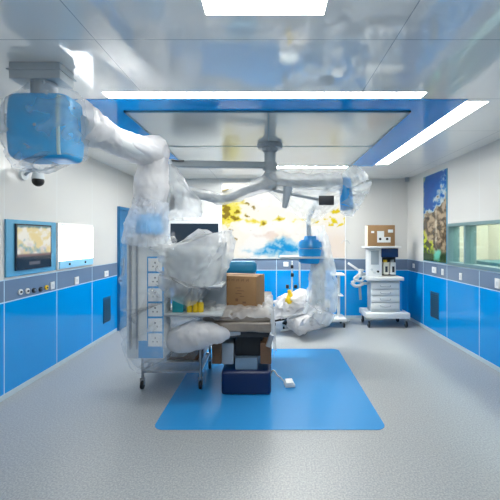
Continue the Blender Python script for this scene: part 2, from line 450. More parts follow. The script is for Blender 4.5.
def art_back(u, v):
    n = fbm(u * 5, v * 4); n2 = fbm(u * 14, v * 12, 3)
    c = (250, 250, 247)
    c = lerp3(c, (252, 248, 236), sm(.0, .5, n + .3))
    ye = .85 * sm(.0, .25, n2 * .35 + .30 - abs(v - .49 + .06 * n) * 4.5 - u * .32) + sm(0, .15, .22 - math.hypot((u - .05) * 1.4, (v - .64) * .9) + n2 * .14)
    ye += sm(0, .1, n2 * .5 + .12 - abs(v - .5) * 2 - abs(u - .95) * 1.2)
    c = lerp3(c, lerp3((244, 230, 84), (222, 200, 16), sm(0, .5, n2)), ye)
    bl = sm(0, .2, .30 - abs(v - .12 - .1 * n) * 1.7 - abs(u - .50) * .75 + n2 * .12)
    c = lerp3(c, lerp3((24, 150, 218), (160, 208, 235), sm(-.2, .4, n2)), bl)
    c = lerp3(c, (232, 206, 190), sm(0, .1, .1 - abs(v - .30) - abs(u - .42) * .5 + n2 * .08) * .6)
    c = lerp3(c, (240, 222, 206), sm(0, .2, u - .6) * sm(.5, .2, v) * .6)
    c = lerp3(c, (120, 96, 20), sm(.1, .25, n2 + .1 - abs(v - .6) - u * 1.2) * .7)
    return c
def art_right(u, v):
    n = fbm(u * 2 + 3, v * 6); n2 = fbm(u * 6, v * 16, 5); n3 = fbm(u * 5, v * 13, 8)
    c = lerp3((6, 74, 150), (16, 98, 178), u * .6 + n * .5)
    c = lerp3(c, (178, 204, 214), sm(0, .14, .10 - abs(u - .90) + n2 * .25) * sm(.5, .7, v) * .9)
    c = lerp3(c, (130, 150, 128), sm(0, .14, .12 - u + n2 * .14) * sm(.45, .6, v))
    rock = .60 + .26 * (u - .3) + n * .14 + n2 * .06
    c = lerp3(c, lerp3((176, 196, 204), (112, 98, 80), sm(.0, .10, rock - v + n3 * .04)), sm(-.03, .03, rock - v))
    if v < rock - .06: c = lerp3(c, lerp3((62, 54, 42), (176, 158, 132), sm(-.35, .35, n3 + n2 * .5)), .75)
    c = lerp3(c, (206, 200, 180), sm(0, .08, .06 - abs(u - .58) + n2 * .05) * (v < rock - .05) * .8)
    g = sm(0, .16, .42 - v - u * .42 + n2 * .16)
    c = lerp3(c, lerp3((64, 84, 14), (176, 190, 52), sm(-.3, .3, n3 + n2)), g)
    c = lerp3(c, (34, 64, 40), sm(-.02, .10, .15 - v + n2 * .05) * .85)
    c = lerp3(c, (110, 206, 186), sm(0, .08, .14 - math.hypot((u - .62) * .5, v - .08) * 1.5 + n2 * .05) * .9)
    return c
def art_screen_reflection(u, v):  # reflections on the monitor glass painted in above the dark lower band
    n = fbm(u * 3, v * 4, 9); n2 = fbm(u * 9, v * 8, 2)
    c = lerp3((232, 214, 158), (238, 236, 226), sm(-.25, .25, n))
    c = lerp3(c, (206, 192, 196), sm(0, .2, .12 - abs(v - .42 - n * .2)) * .9)
    c = lerp3(c, (120, 168, 190), sm(0, .2, .10 - abs(v - .55 + u * .3) * .6 + n2 * .15) * .8)
    c = lerp3(c, (60, 110, 130), sm(.93, .98, v + n2 * .03) * .8)
    c = lerp3(c, (116, 92, 96), sm(.36, .30, v))
    c = lerp3(c, (24, 46, 66), sm(.29, .25, v))
    if .06 < v < .16 and .32 < u < .66: c = (96, 100, 112)
    return c
t = thing('landscape_mural', (0.27, YB - .02, 1.21), 'wide bright backlit landscape picture with yellow foliage across the back wall', 'picture')
picture('picture_panel', (-.96, YB - .026, 1.215), (2.46, 0, 0), (0, 0, 1.50), 170, 110, art_back, 'mural', t)
m = MB(); m.box(-.98, 1.52, YB - .024, YB, 1.20, 2.73); m.build('backing', 'white', t, False)
t = thing('landscape_mural', (XR - .01, 5.8, 1.21), 'tall narrow picture of blue sky and rocky trees on the right wall', 'picture')
picture('picture_panel', (XR - .016, 6.17, 1.215), (0, -.80, 0), (0, 0, 1.47), 90, 200, art_right, 'mural2', t)
MB().box(XR - .014, XR, 5.36, 6.18, 1.205, 2.695).build('backing', 'framet', t, False)
# display on left wall
t = thing('wall_display', (XL, 3.84, 1.2), 'recessed wall display in a pale blue frame, left of the film viewer', 'screen')
MB().box(XL, XL + .02, 3.44, 4.24, 1.215, 1.80, .003).build('frame', 'framet', t, False)
MB().box(XL + .02, XL + .035, 3.55, 4.13, 1.27, 1.76, .003).build('bezel', 'darkglass', t, False)
picture('screen', (XL + .0362, 3.57, 1.285), (0, .54, 0), (0, 0, .46), 60, 50, art_screen_reflection, 'screen', t)
t = thing('film_viewer', (XL, 4.68, 1.2), 'white glowing x-ray film viewer in the left wall', 'light box')
MB().box(XL, XL + .025, 4.27, 5.12, 1.215, 1.80, .003).build('frame', 'white', t, False)
MB().box(XL + .025, XL + .034, 4.29, 5.10, 1.32, 1.785).build('light_panel', 'lightbox', t, False)
MB().box(XL + .025, XL + .036, 4.29, 5.10, 1.225, 1.315).build('control_strip', plain('strip', rgb(140, 200, 232), .3), t, False)
for y in (4.5, 4.88): MB().cyl((XL + .036, y, 1.27), (XL + .046, y, 1.27), .014).build('knob', 'dark', t)
MB().box(XL + .034, XL + .044, 4.31, 5.08, 1.768, 1.785, .003).build('clip_rail', 'lgrey', t, False)

def wall_x(xp, left=True): return F * (-XL if left else XR) / (abs(CX - xp))
def plate(xp, yp, w, h, left, mat, label, kind='wall_socket', round_=False, cat='socket'):
    d = wall_x(xp, left); X = XL if left else XR; z = CH + (CY - yp) * d / F; sx = 1 if left else -1
    t = thing(kind, (X, d, z), label, cat)
    if round_:
        MB().cyl((X, d, z), (X + sx * .012, d, z), w / 2).build('face_plate', mat, t)
        MB().cyl((X + sx * .012, d, z), (X + sx * .02, d, z), w / 5).build('outlet', 'steel' if mat == 'black' else 'dark', t)
    else:
        MB().box(min(X, X + sx * .012), max(X, X + sx * .012), d - w / 2, d + w / 2, z - h / 2, z + h / 2, .003).build('face_plate', mat, t)
        q = MB()
        q.box(min(X + sx * .012, X + sx * .014), max(X + sx * .012, X + sx * .014), d - w * .18, d + w * .18, z - h * .2, z + h * .2, .001)
        q.build('outlet', 'lgrey', t, False)
plate(20, 292, .06, .06, True, 'white', 'leftmost round white gas outlet on the grey rail under the display', 'gas_outlet', True, 'gas outlet')
plate(27, 291, .06, .06, True, 'white', 'second round white gas outlet, left of the black ones', 'gas_outlet', True, 'gas outlet')
plate(33.7, 290.3, .055, .055, True, 'black', 'left of the two black round gas outlets on the left rail', 'gas_outlet', True, 'gas outlet')
plate(40.3, 289.3, .055, .055, True, 'black', 'right of the two black round gas outlets on the left rail', 'gas_outlet', True, 'gas outlet')
plate(46.2, 287.5, .055, .055, True, 'yellow', 'yellowish round gas outlet beside the white plate on the left rail', 'gas_outlet', True, 'gas outlet')
plate(52, 285.5, .07, .09, True, 'white', 'white plate at the end of the row of round outlets on the left rail')
plate(76.3, 280.5, .09, .10, True, 'white', 'white switch plate on the left rail under the film viewer')
plate(106, 273.7, .13, .09, True, 'white', 'white double socket on the left rail near the blue door')
plate(414, 265.8, .08, .08, False, 'white', 'white socket on the right rail nearest the room corner')
plate(434.5, 270, .14, .10, False, 'white', 'wide white socket on the right rail under the tall picture')
plate(443, 272, .06, .10, False, 'white', 'narrow white switch just right of the wide socket on the right rail')
plate(461, 276.5, .06, .10, False, 'white', 'small white switch alone under the window, right rail')
plate(498, 283.5, .09, .12, False, 'white', 'white plate on the right rail cut by the right photo edge')
t = thing('wall_socket', ((285 - 270) * YB / F, YB, 1.08), 'white socket on the back wall rail under the bright mural', 'socket')
MB().box(.27, .37, YB - .012, YB, 1.04, 1.13, .003).build('face_plate', 'white', t, False)
MB().box(.30, .34, YB - .014, YB - .012, 1.07, 1.10).build('outlet', 'lgrey', t, False)
def vent(xp0, xp1, yt, yb, left, label):
    a, b = sorted((wall_x(xp0, left), wall_x(xp1, left))); d = (a + b) / 2; X = XL if left else XR; sx = 1 if left else -1
    z1, z0 = CH + (CY - yt) * d / F, CH + (CY - yb) * d / F
    t = thing('wall_vent', (X, d, z0), label, 'vent')
    x = sorted((X, X + sx * .012)); MB().box(x[0], x[1], a, b, z0, z1, .003).build('frame', 'vent', t, False)
    m = MB(); x = sorted((X + sx * .012, X + sx * .018)); n = 12
    for k in range(n):
        zz = z0 + .02 + (z1 - z0 - .04) * k / n
        m.box(x[0], x[1], a + .015, b - .015, zz, zz + .012)
    m.build('louvres', 'dark', t, False)
vent(103, 110, 297, 322, True, 'narrow dark return air grille low in the left blue wall panel')
vent(431, 439, 292, 318, False, 'narrow dark return air grille low in the right blue wall panel')
# wall screen on back wall
t = thing('wall_display', (-1.50, YB, 1.2), 'dark wall display in a white frame on the back wall behind the plastic', 'screen')
MB().box(-2.1, -.99, YB - .03, YB, 1.205, 2.0, .004).build('frame', 'white', t, False)
MB().box(-1.99, -1.03, YB - .034, YB - .03, 1.24, 1.90).build('screen', 'darkglass', t, False)
# dome camera on left wall
cz = at(38, 175, 3.69)
t = thing('dome_camera', (XL, 3.69, cz.z), 'white bracket camera with black dome high on the left wall', 'security camera')
MB().cyl((XL, 3.69, cz.z), (XL + .03, 3.69, cz.z), .055).build('wall_mount', 'offwhite', t)
MB().tube([(XL + .03, 3.69, cz.z), (XL + .09, 3.69, cz.z + .05), (XL + .16, 3.68, cz.z + .055), (XL + .19, 3.66, cz.z + .03)], .016).build('bracket', 'grey', t)
MB().cyl((XL + .19, 3.66, cz.z + .04), (XL + .19, 3.66, cz.z - .05), .045, .062).build('housing', 'lgrey', t)
MB().ball((XL + .19, 3.66, cz.z - .07), .058).build('dome', 'black', t)
t = MB().cyl((2.7, 6.80, 2.72), (2.7, 6.80, 2.80), .04); tag(t.build('ceiling_sensor', 'grey'), 'tiny grey round sensor at the far right ceiling corner', 'sensor')

# ------------------------------------------------------------------ floor inlay
def rrect(x0, x1, y0, y1, r, n=8):
    out = []
    for cx, cy, a0 in ((x1 - r, y1 - r, 0), (x0 + r, y1 - r, 90), (x0 + r, y0 + r, 180), (x1 - r, y0 + r, 270)):
        for k in range(n + 1):
            a = math.radians(a0 + 90 * k / n); out.append((cx + r * math.cos(a), cy + r * math.sin(a)))
    return out
mf, mb_ = F * CH / 192, F * CH / 111
tag(MB().prism(rrect(-.99, .985, mf, mb_, .09), 0.0, .004).build('floor_mat', 'mat'), 'large blue rounded rectangle mat on the floor under the operating table', 'mat')

# ------------------------------------------------------------------ near boom (wrapped)
HB = Vector((-1.575, 2.41, 2.80))
A = thing('ceiling_boom', HB, 'large ceiling boom on the left with blue motor housing and socket column', 'ceiling boom')
m = MB(); m.box(-1.765, -1.42, 2.33, 2.50, HC - .11, HC, .006); m.box(-1.775, -1.41, 2.32, 2.51, HC - .055, HC - .045)
m.build('ceiling_plate', 'lgrey', A, False)
MB().cyl((HB.x, HB.y, HC - .11), (HB.x, HB.y, 2.57), .082).build('neck', 'grey', A)
hx0, hx1, hy0, hy1 = -1.785, -1.325, 2.28, 2.54; c = .12
oct_ = [(hx0 + c, hy0), (hx1 - .05, hy0), (hx1, hy0 + .06), (hx1, hy1 - .06), (hx1 - .05, hy1), (hx0 + c, hy1), (hx0, hy1 - c * 1.3), (hx0, hy0 + c * 1.3)]
HR = [(2.585, .13, .08), (2.578, .19, .11), (2.56, .218, .125), (2.50, .230, .13), (2.36, .236, .132), (2.22, .230, .13), (2.165, .216, .122), (2.148, .185, .105), (2.142, .12, .07)]
H = MB().sleeve([(-1.557, 2.41, z_, a_ * .92, b2_) for z_, a_, b2_ in HR], n=80, amp=0, sq=5.5, sub=5).build('motor_housing', 'housing', A)
MB().sleeve([(-1.557 + .155, 2.41, z_, .014, b2_ + .004) for z_, a_, b2_ in HR[2:7]], n=32, amp=0, sq=6, sub=5).build('trim_band', plain('pale_band', rgb(170, 200, 205), .4), H)
MB().cyl((HB.x + .02, hy0 - .006, 2.36), (HB.x + .02, hy0 + .01, 2.36), .010).build('indicator', 'grey', H)
p0, p1, p2 = at(80, 127, 2.45), at(120, 145, 2.95), at(153, 154, 3.38)
MB().cyl(p0, p2, .085, .08, b=.01).build('upper_arm', 'white', A)
MB().cyl(p2 + Vector((0, 0, .11)), p2 - Vector((0, 0, .05)), .10, b=.02).build('elbow_joint', 'white', A)
ce = at(147, 236, 3.42)
MB().cyl(p2 - Vector((0, 0, .04)), (ce.x, ce.y, ce.z), .07, .085).build('lower_arm', 'white', A)
MB().cyl(ce + Vector((.02, 0, .02)), ce + Vector((.03, 0, .22)), .145, .11, b=.02).build('swivel_joint', 'housing', A)
# socket column
KX0, KX1, KY0, KY1 = -1.40, -1.03, 3.36, 3.60; KZ0, KZ1 = .43, 1.62
K = MB().box(KX0, KX1, KY0, KY1, KZ0, KZ1, .02).build('socket_column', 'offwhite', A)
MB().box(KX0 + .12, KX1 - .01, KY0 - .004, KY0 + .05, KZ0 + .01, KZ0 + .18, .003).build('lower_panel', 'blue', K, False)
for x in (KX0 + .035, KX0 + .10): MB().box(x, x + .018, KY0 - .022, KY0 - .002, KZ0 + .1, KZ1 - .05, .003).build('rail', 'steel', K, False)
sx0 = at(148.5, 0, KY0).x; sx1 = at(162.5, 0, KY0).x
m = MB().box(sx0 - .012, sx1 + .012, KY0 - .005, KY0, at(0, 348, KY0).z, at(0, 256.5, KY0).z)
m.build('outlet_strip', 'blue', K, False)
for k in range(6):
    zt, zb = at(0, 258.2 + k * 15.0, KY0).z, at(0, 271.2 + k * 15.0, KY0).z
    m = MB().box(sx0, sx1, KY0 - .012, KY0 - .004, zb, zt, .003); zc = (zt + zb) / 2; xc = (sx0 + sx1) / 2
    m.box(xc - .006, xc + .006, KY0 - .0135, KY0 - .0115, zc + .012, zc + .028)
    for s_ in (-1, 1): m.box(xc + s_ * .02 - .005, xc + s_ * .02 + .005, KY0 - .0135, KY0 - .0115, zc - .024, zc - .010)
    for f in m.bm.faces:
        if f.calc_center_median().y < KY0 - .0121: f.material_index = 1
    m.build('outlet', 'white', K, False).data.materials.append(M['dark'])
# shelves on column right
for z in (1.12, .84):
    s_ = MB().box(KX1 - .02, -.47, 3.36, 3.72, z, z + .03, .008).build('shelf', 'lgrey', A)
    MB().cyl((-.47, 3.35, z + .015), (KX1, 3.35, z + .015), .012).build('side_rail', 'steel', s_)
MB().box(KX1, -.47, 3.70, 3.74, .84, 1.56, .005).build('back_frame', 'grey', A)
for (x0, x1, z0, z1, lb) in ((-1.0, -.55, 1.15, 1.52, 'white box shaped device under film on the upper boom shelf'),):
    t = thing('medical_device', ((x0 + x1) / 2, 3.5, z0), lb, 'device')
    MB().box(x0, x1, 3.42, 3.68, z0, z1, .02).build('case', 'lgrey', t)
    MB().box(x0 + .04, x1 - .12, 3.415, 3.425, z0 + .06, z1 - .06, .004).build('front_panel', 'greyscreen', t, False)
# items on lower shelf
def bottle(x, y, z, r, h, mat, cap, label, group):
    t = thing('bottle', (x, y, z), label, 'bottle', group)
    MB().cyl((x, y, z), (x, y, z + h * .75), r, b=.004).build('body', mat, t)
    MB().cyl((x, y, z + h * .75), (x, y, z + h * .85), r, r * .5).build('shoulder', mat, t)
    MB().cyl((x, y, z + h * .85), (x, y, z + h), r * .5).build('cap', cap, t)
    return t
for k, (px, lb) in enumerate(((189.5, 'leftmost of three yellow bottles left of the operating table'), (195.5, 'middle of three yellow bottles left of the operating table'), (201, 'rightmost of three yellow bottles left of the operating table'))):
    q = at(px, 0, 3.45); bottle(q.x, 3.45, .87, .027, .14 - k * .01, 'yellow', 'white', lb, 'yellow bottles on the lower boom shelf')
t = thing('storage_box', (at(181, 0, 3.5).x, 3.5, .87), 'small teal box beside the yellow bottles', 'box')
MB().box(t.location.x - .07, t.location.x + .04, 3.42, 3.58, .87, 1.0, .01).build('body', 'teal', t)
MB().box(t.location.x - .075, t.location.x + .045, 3.415, 3.585, 1.0, 1.02, .006).build('lid', 'teal', t)

# films on the near boom
MB().sleeve([(-1.57, 2.41, 2.665, .09, .085), (-1.57, 2.41, 2.63, .12, .10), (-1.565, 2.41, 2.59, .21, .13), (-1.56, 2.41, 2.54, .25, .148), (-1.56, 2.41, 2.38, .262, .155), (-1.56, 2.41, 2.23, .255, .15), (-1.56, 2.41, 2.15, .235, .135), (-1.55, 2.41, 2.125, .12, .08)],
    n=96, amp=.07, freq=5, sq=3.4, sub=8).build('plastic_cover', 'film', A)['label'] = 'clear wrinkled plastic bag around the blue motor housing'
pa = at(76, 122, 2.5)
MB().sleeve([(pa.x, pa.y, pa.z, .20, .17), (*at(92, 129, 2.62), .17, .135), (*at(112, 139, 2.85), .125, .12), (*at(135, 148, 3.15), .13, .13), (*at(152, 151, 3.38), .15, .15), (*at(160, 153, 3.46), .13, .13), (*at(166, 154, 3.52), .06, .07)],
    n=72, amp=.10, freq=5).build('plastic_cover', 'filmwhite', A)['label'] = 'white plastic sleeve along the slanting boom arm up to its elbow'
MB().sleeve([(*at(155, 151, 3.42), .10, .10), (*at(154, 158, 3.42), .145, .14), (*at(153, 172, 3.42), .145, .14), (*at(151, 188, 3.42), .165, .15), (*at(151, 200, 3.42), .155, .145), (*at(150, 209, 3.42), .165, .15)],
    n=72, amp=.07, freq=5, cap1=False).build('plastic_cover', 'filmwhite', A)['label'] = 'white plastic sleeve on the upright piece just under the elbow'
MB().sleeve([(*at(151, 200, 3.42), .165, .155), (*at(149, 212, 3.42), .185, .16), (*at(147, 225, 3.42), .20, .17), (*at(146, 236, 3.43), .22, .18), (*at(146, 243, 3.44), .235, .20)],
    n=72, amp=.08, freq=5.5, cap0=False, cap1=False).build('plastic_cover', 'filmblue', A)['label'] = 'bluish plastic gathered above the socket column'
MB().sleeve([(-1.21, 3.48, 1.665, .16, .12), (-1.215, 3.48, 1.64, .23, .17), (-1.22, 3.48, 1.5, .235, .175), (-1.22, 3.48, 1.25, .24, .18), (-1.22, 3.48, .98, .26, .185), (-1.21, 3.48, .92, .23, .175), (-1.21, 3.48, .6, .235, .18), (-1.16, 3.48, .40, .20, .19), (-1.13, 3.48, .335, .10, .12)],
    n=110, amp=.07, freq=6, sq=5, sub=8, fold=.015, folds=12).build('plastic_cover', 'filmthin', A)['label'] = 'thin clear plastic bag over the tall column of wall sockets'
MB().sleeve([(-.80, 3.55, 1.60, .30, .14), (-.79, 3.55, 1.58, .38, .21), (-.785, 3.55, 1.52, .405, .24), (-.82, 3.55, 1.32, .37, .235), (-.875, 3.55, 1.15, .31, .23), (-.94, 3.55, 1.04, .24, .21)],
    n=110, amp=.10, freq=5, sq=4, cap1=False, ragged=.05, fold=.05, seed=2.3).build('plastic_cover', 'filmmid', A)['label'] = 'crumpled milky plastic over the upper boom shelf left of the table'

# ------------------------------------------------------------------ steel trolley below
def caster(m_par, x, y, r=.045, mat='black'):
    c_ = MB().cyl((x - .014, y, r), (x + .014, y, r), r, n=20, b=.004).build('caster', mat, m_par)
    m = MB(); m.box(x - .022, x - .016, y - .015, y + .015, r, r * 2 + .03); m.box(x + .016, x + .022, y - .015, y + .015, r, r * 2 + .03); m.box(x - .022, x + .022, y - .02, y + .02, r * 2 + .02, r * 2 + .035)
    m.build('fork', 'steel', c_, False)
TX0, TX1, TY0, TY1 = -1.36, -.74, 3.68, 4.25
t = thing('instrument_trolley', ((TX0 + TX1) / 2, 3.95, 0), 'steel frame trolley on casters below the socket column', 'trolley')
for x in (TX0, TX1):
    for y in (TY0, TY1):
        MB().cyl((x, y, .125), (x, y, .78), .015).build('leg', 'steel', t); caster(t, x, y)
for z in (.17, .77):
    m = MB()
    for (p, q) in (((TX0, TY0), (TX1, TY0)), ((TX0, TY1), (TX1, TY1)), ((TX0, TY0), (TX0, TY1)), ((TX1, TY0), (TX1, TY1))):
        m.cyl((p[0], p[1], z + .02), (q[0], q[1], z + .02), .012, n=12)
    m.box(TX0, TX1, TY0, TY1, z, z + .012)
    m.build('shelf', 'steel' if z < .5 else 'lgrey', t)
MB().box(TX0, TX1, TY0, TY1, .28, .29).build('shelf', 'steel', t)
t = thing('cardboard_box', (-.95, 3.9, .29), 'brown cardboard box on the lower shelf of the steel trolley', 'box')
MB().box(-1.12, -.78, 3.73, 4.05, .29, .52, .004).build('body', 'carddark', t)
MB().box(-1.12, -.78, 3.87, 3.91, .518, .524).build('tape', 'card', t, False)
# white sheet over trolley
tag(MB().sleeve([(-1.02, 3.88, .90, .30, .12), (-1.0, 3.88, .87, .40, .22), (-.98, 3.88, .80, .44, .28), (-1.0, 3.88, .68, .41, .27), (-1.06, 3.88, .55, .36, .26), (-1.14, 3.86, .42, .26, .24), (-1.17, 3.85, .37, .18, .2)],
    n=110, amp=.10, freq=4.5, sq=3, cap1=False, ragged=.03, fold=.03, seed=4.1).build('plastic_sheet', 'filmmid'), 'milky plastic sheet hanging over the steel trolley to its lower shelf', 'plastic sheet')
def cloth(u, v):
    x = -1.02 + u * .66; y = 3.30 + v * .45
    z = .86 - .10 * sm(.45, 1, u) - .11 * sm(.55, 0, v) * (.5 + .5 * u)
    z += .030 * fbm(x * 7, y * 7, 1) + .02 * abs(noise.noise(Vector((x * 11, y * 11, 3))))
    if u > .82: z -= (u - .82) * .6; x -= (u - .82) * .25
    if v < .2: z -= (.2 - v) * .8 * (1 - .3 * u) + .1 * (.2 - v) * math.sin(u * 18); y += (.2 - v) * .05
    return Vector((x, y, z - .07))
def tongue(rows, **k): return MB().sleeve(rows, **k)
tag(MB().sleeve([(*at(166, 342, 3.52), .05, .04), (*at(178, 339, 3.45), .12, .12), (*at(192, 336, 3.4), .135, .16), (*at(205, 334, 3.38), .12, .16), (*at(217, 334, 3.38), .085, .13), (*at(226, 335, 3.40), .05, .07), (*at(229, 337, 3.41), .01, .02)], n=80, amp=.08, freq=5, up=(0, 1, 0), sq=2.2).build('drape_sheet', 'filmwhite'),
    'opaque white crumpled drape jutting from the trolley toward the table', 'sheet')
tag(MB().sleeve([(*at(127, 338, 3.45), .04, .05), (*at(138, 346, 3.42), .14, .12), (*at(155, 352, 3.40), .20, .15), (*at(175, 347, 3.40), .24, .15), (*at(190, 342, 3.42), .18, .13), (*at(203, 338, 3.42), .05, .06)], n=90, amp=.10, freq=4.5, up=(0, 1, 0), seed=21, sq=2.3).build('plastic_sheet', 'filmthin'),
    'gathered clear plastic sagging under the foot of the socket column', 'plastic sheet')

# ------------------------------------------------------------------ operating table
OT = thing('operating_table', (-.27, 3.9, 0), 'operating table with navy base and plastic wrapped grey brown top, on the blue mat', 'operating table')
b_ = MB().box(-.50, .01, 3.52, 4.15, .004, .25, .04, seg=4).build('base', 'navy', OT)
MB().box(-.36, -.13, 3.56, 3.90, .25, .37, .01).build('column_skirt', plain('grey_blue_cover', rgb(112, 136, 156), .4), OT)
MB().box(-.37, -.08, 3.62, 3.95, .37, .58, .02).build('column', 'black', OT)
for x0, x1 in ((-.60, -.50), (-.10, .015)):
    MB().box(x0, x1, 3.55, 3.86, .31, .53, .012).build('leg_pad', 'carddark', OT)
MB().box(-.50, -.375, 3.57, 3.86, .30, .52, .015).build('side_box', 'grey', OT)
m = MB().beam((-.60, 3.55, .575), (-.42, 3.52, .60), .035, .045, .008); m.build('lever', 'white', OT)
MB().box(-.62, .0, 3.50, 4.9, .60, .66, .012).build('frame', 'dark', OT)
MB().beam((-.57, 3.48, .62), (-.30, 3.48, .66), .03, .05, .006).build('side_rail', 'steel', OT)
MB().beam((-.02, 3.46, .52), (.02, 3.46, .64), .04, .05, .006).build('clamp', 'steel', OT)
def slab(z0, z1, x0, x1, y0, y1, seed):
    m = MB().box(x0, x1, y0, y1, z0, z1, .022, seg=3)
    bmesh.ops.subdivide_edges(m.bm, edges=m.bm.edges[:], cuts=6, use_grid_fill=True)
    for v in m.bm.verts:
        v.co += Vector((noise.noise(v.co * 6 + Vector((seed, 0, 0))), noise.noise(v.co * 6 + Vector((0, seed, 2))), noise.noise(v.co * 7 + Vector((seed, 3, 5))))) * .014
    return m
slab(.665, .76, -.67, .02, 3.45, 4.2, 1).build('leg_section', 'mattress', OT)
slab(.765, .845, -.685, .01, 3.47, 4.4, 4).build('mattress', 'mattress', OT)
slab(.70, .84, -.66, .02, 4.42, 4.95, 7).build('back_section', 'mattress', OT)
MB().beam((-.38, 4.45, .86), (-.38, 4.62, 1.28), .38, .09, .03).build('backrest', 'seat', OT)
MB().box(-.61, -.165, 4.22, 4.40, 1.165, 1.325, .07, seg=5).build('headrest', 'seat', OT)
MB().box(-.84, -.61, 4.15, 4.7, .93, 1.02, .03).build('armrest', 'deepblue', OT)
MB().cyl((-.68, 4.4, .66), (-.70, 4.4, .93), .02).build('armrest_post', 'steel', OT)
# cardboard box, slightly turned
t = thing('cardboard_box', (-.33, 3.86, .87), 'brown cardboard carton standing on the operating table', 'box')
M_ = Matrix.Rotation(math.radians(-16), 4, 'Z')
def put(m): bmesh.ops.transform(m.bm, matrix=Matrix.Translation((-.33, 3.86, .84)) @ M_, verts=m.bm.verts[:]); return m
put(MB().box(-.237, .237, -.025, .025, .352, .3625)).build('tape', 'carddark', t, False)
m = MB().box(-.235, .235, -.15, .15, 0, .36, .004)
for gx in range(5): 
    for s_ in range(3): m.box(-.10 + gx * .055 + s_ * .012, -.092 + gx * .055 + s_ * .012, -.152, -.149, .305 + .008 * (s_ % 2), .325 + .004 * s_)
for (a, b2, w_, h_) in ((-.0, .23, .06, .008), (.02, .20, .08, .008), (.0, .17, .07, .008), (.05, .14, .05, .008), (0.0, .09, .03, .03), (.08, .07, .04, .02), (-.1, .05, .02, .02)):
    m.box(a, a + w_, -.152, -.149, b2, b2 + h_)
for f in m.bm.faces:
    if f.calc_center_median().y < -.1503: f.material_index = 1
put(m).build('body', 'card', t).data.materials.append(M['carddark'])
# film on the table top
def topfilm(u, v):
    x = -.72 + u * .86; y = 3.44 + v * .95
    z = .878 + .035 * fbm(x * 8, y * 7, 4) + .03 * abs(noise.noise(Vector((x * 13, y * 13, 1))))
    if u > .86:
        z -= (u - .86) * 3.1; x = -.72 + .86 * .86 + (u - .86) * .25 + .015 * math.sin(y * 25)
    if v < .06: z -= (.06 - v) * 1.2
    return Vector((x, y, z))
tag(MB().sheet(topfilm, 80, 60).build('plastic_sheet', 'filmmid'), 'clear crumpled plastic sheet over the operating table top', 'plastic sheet')
# foot pedal
t = thing('foot_pedal', (.21, 3.75, .004), 'small white foot switch on the blue mat right of the table base', 'foot pedal')
MB().box(.155, .265, 3.70, 3.80, .004, .035, .008, rz=.15).build('base', 'lgrey', t)
MB().box(.165, .25, 3.70, 3.79, .035, .065, .012, rz=.15, rx=.18).build('pedal', 'white', t)
MB().tube([(.165, 3.78, .03), (.12, 3.82, .06), (.08, 3.80, .10), (.05, 3.84, .13), (.02, 3.86, .12), (.0, 3.88, .04)], .008).build('cable', 'white', t)

# ------------------------------------------------------------------ central boom
c0 = Vector((0, 4.32, HC))
CB = thing('surgical_light_boom', c0, 'grey central ceiling post with wrapped arms reaching left and right', 'ceiling boom')
m = MB(); m.cyl((0, 4.32, HC - .005), (0, 4.32, HC - .07), .16, .155, b=.006); m.cyl((0, 4.32, HC - .07), (0, 4.32, HC - .12), .10, .085)
m.build('ceiling_flange', 'grey', CB)
MB().cyl((0, 4.32, HC - .10), (0, 4.32, 2.25), .07).build('post', 'grey', CB)
m = MB()
for z in (2.50, 2.36, 2.27): m.cyl((0, 4.32, z + .05), (0, 4.32, z - .05), .09, b=.008)
m.build('collar', 'midgrey', CB)
la = at(172, 164, 4.0)
a1 = MB().beam((0, 4.32, 2.52), la, .09, .075, .012).build('upper_arm', 'midgrey', CB)
MB().beam(la + Vector((.01, -.052, .028)), la + Vector((.15, -.035, .028)), .004, .018).build('lettering', 'dark', a1)
MB().cyl(la + Vector((0, 0, .05)), la + Vector((0, 0, -.42)), .035).build('drop_tube', 'lgrey', CB)
hd = la + Vector((.04, 0, -.42))
MB().box(hd.x - .09, hd.x + .09, hd.y - .09, hd.y + .09, hd.z - .10, hd.z + .14, .03).build('camera_head', 'lgrey', CB)
MB().beam(hd + Vector((-.02, -.1, -.12)), hd + Vector((.01, -.1, .05)), .05, .045, .01).build('black_grip', 'black', CB)
# lower left arm
q0, q1, q2, q3 = Vector((0, 4.32, 2.30)), at(248, 190, 4.25), at(222, 199, 4.2), at(186, 192, 4.05)
m = MB().tube([q0, q1, q2, q3], .045, n=14); m.build('lower_left_arm', 'midgrey', CB)
# right arm
r0, r1, r2 = Vector((0, 4.32, 2.31)), at(305, 184, 4.4), at(345, 181, 4.6)
m = MB().tube([r0, r1, r2], .05, n=14); m.build('right_arm', 'midgrey', CB)
m = MB().tube([at(272, 190, 4.3), at(300, 196, 4.25), at(322, 200, 4.3)], .018, n=10); m.build('brace_arm', 'midgrey', CB)
MB().cyl(at(288, 187, 4.25), at(284.5, 208, 4.25), .06, .03, b=.006).build('light_handle', 'grey', CB)
MB().box(*[v for p in zip(at(319, 205, 4.2), at(333.5, 196, 4.24)) for v in (min(p), max(p))], .004).build('control_display', 'dark', CB)
bh = at(347, 194, 4.6)
MB().cyl(r2 + Vector((0, 0, .04)), bh + Vector((0, 0, -.22)), .08, .09, b=.015).build('swivel_housing', 'blue', CB)
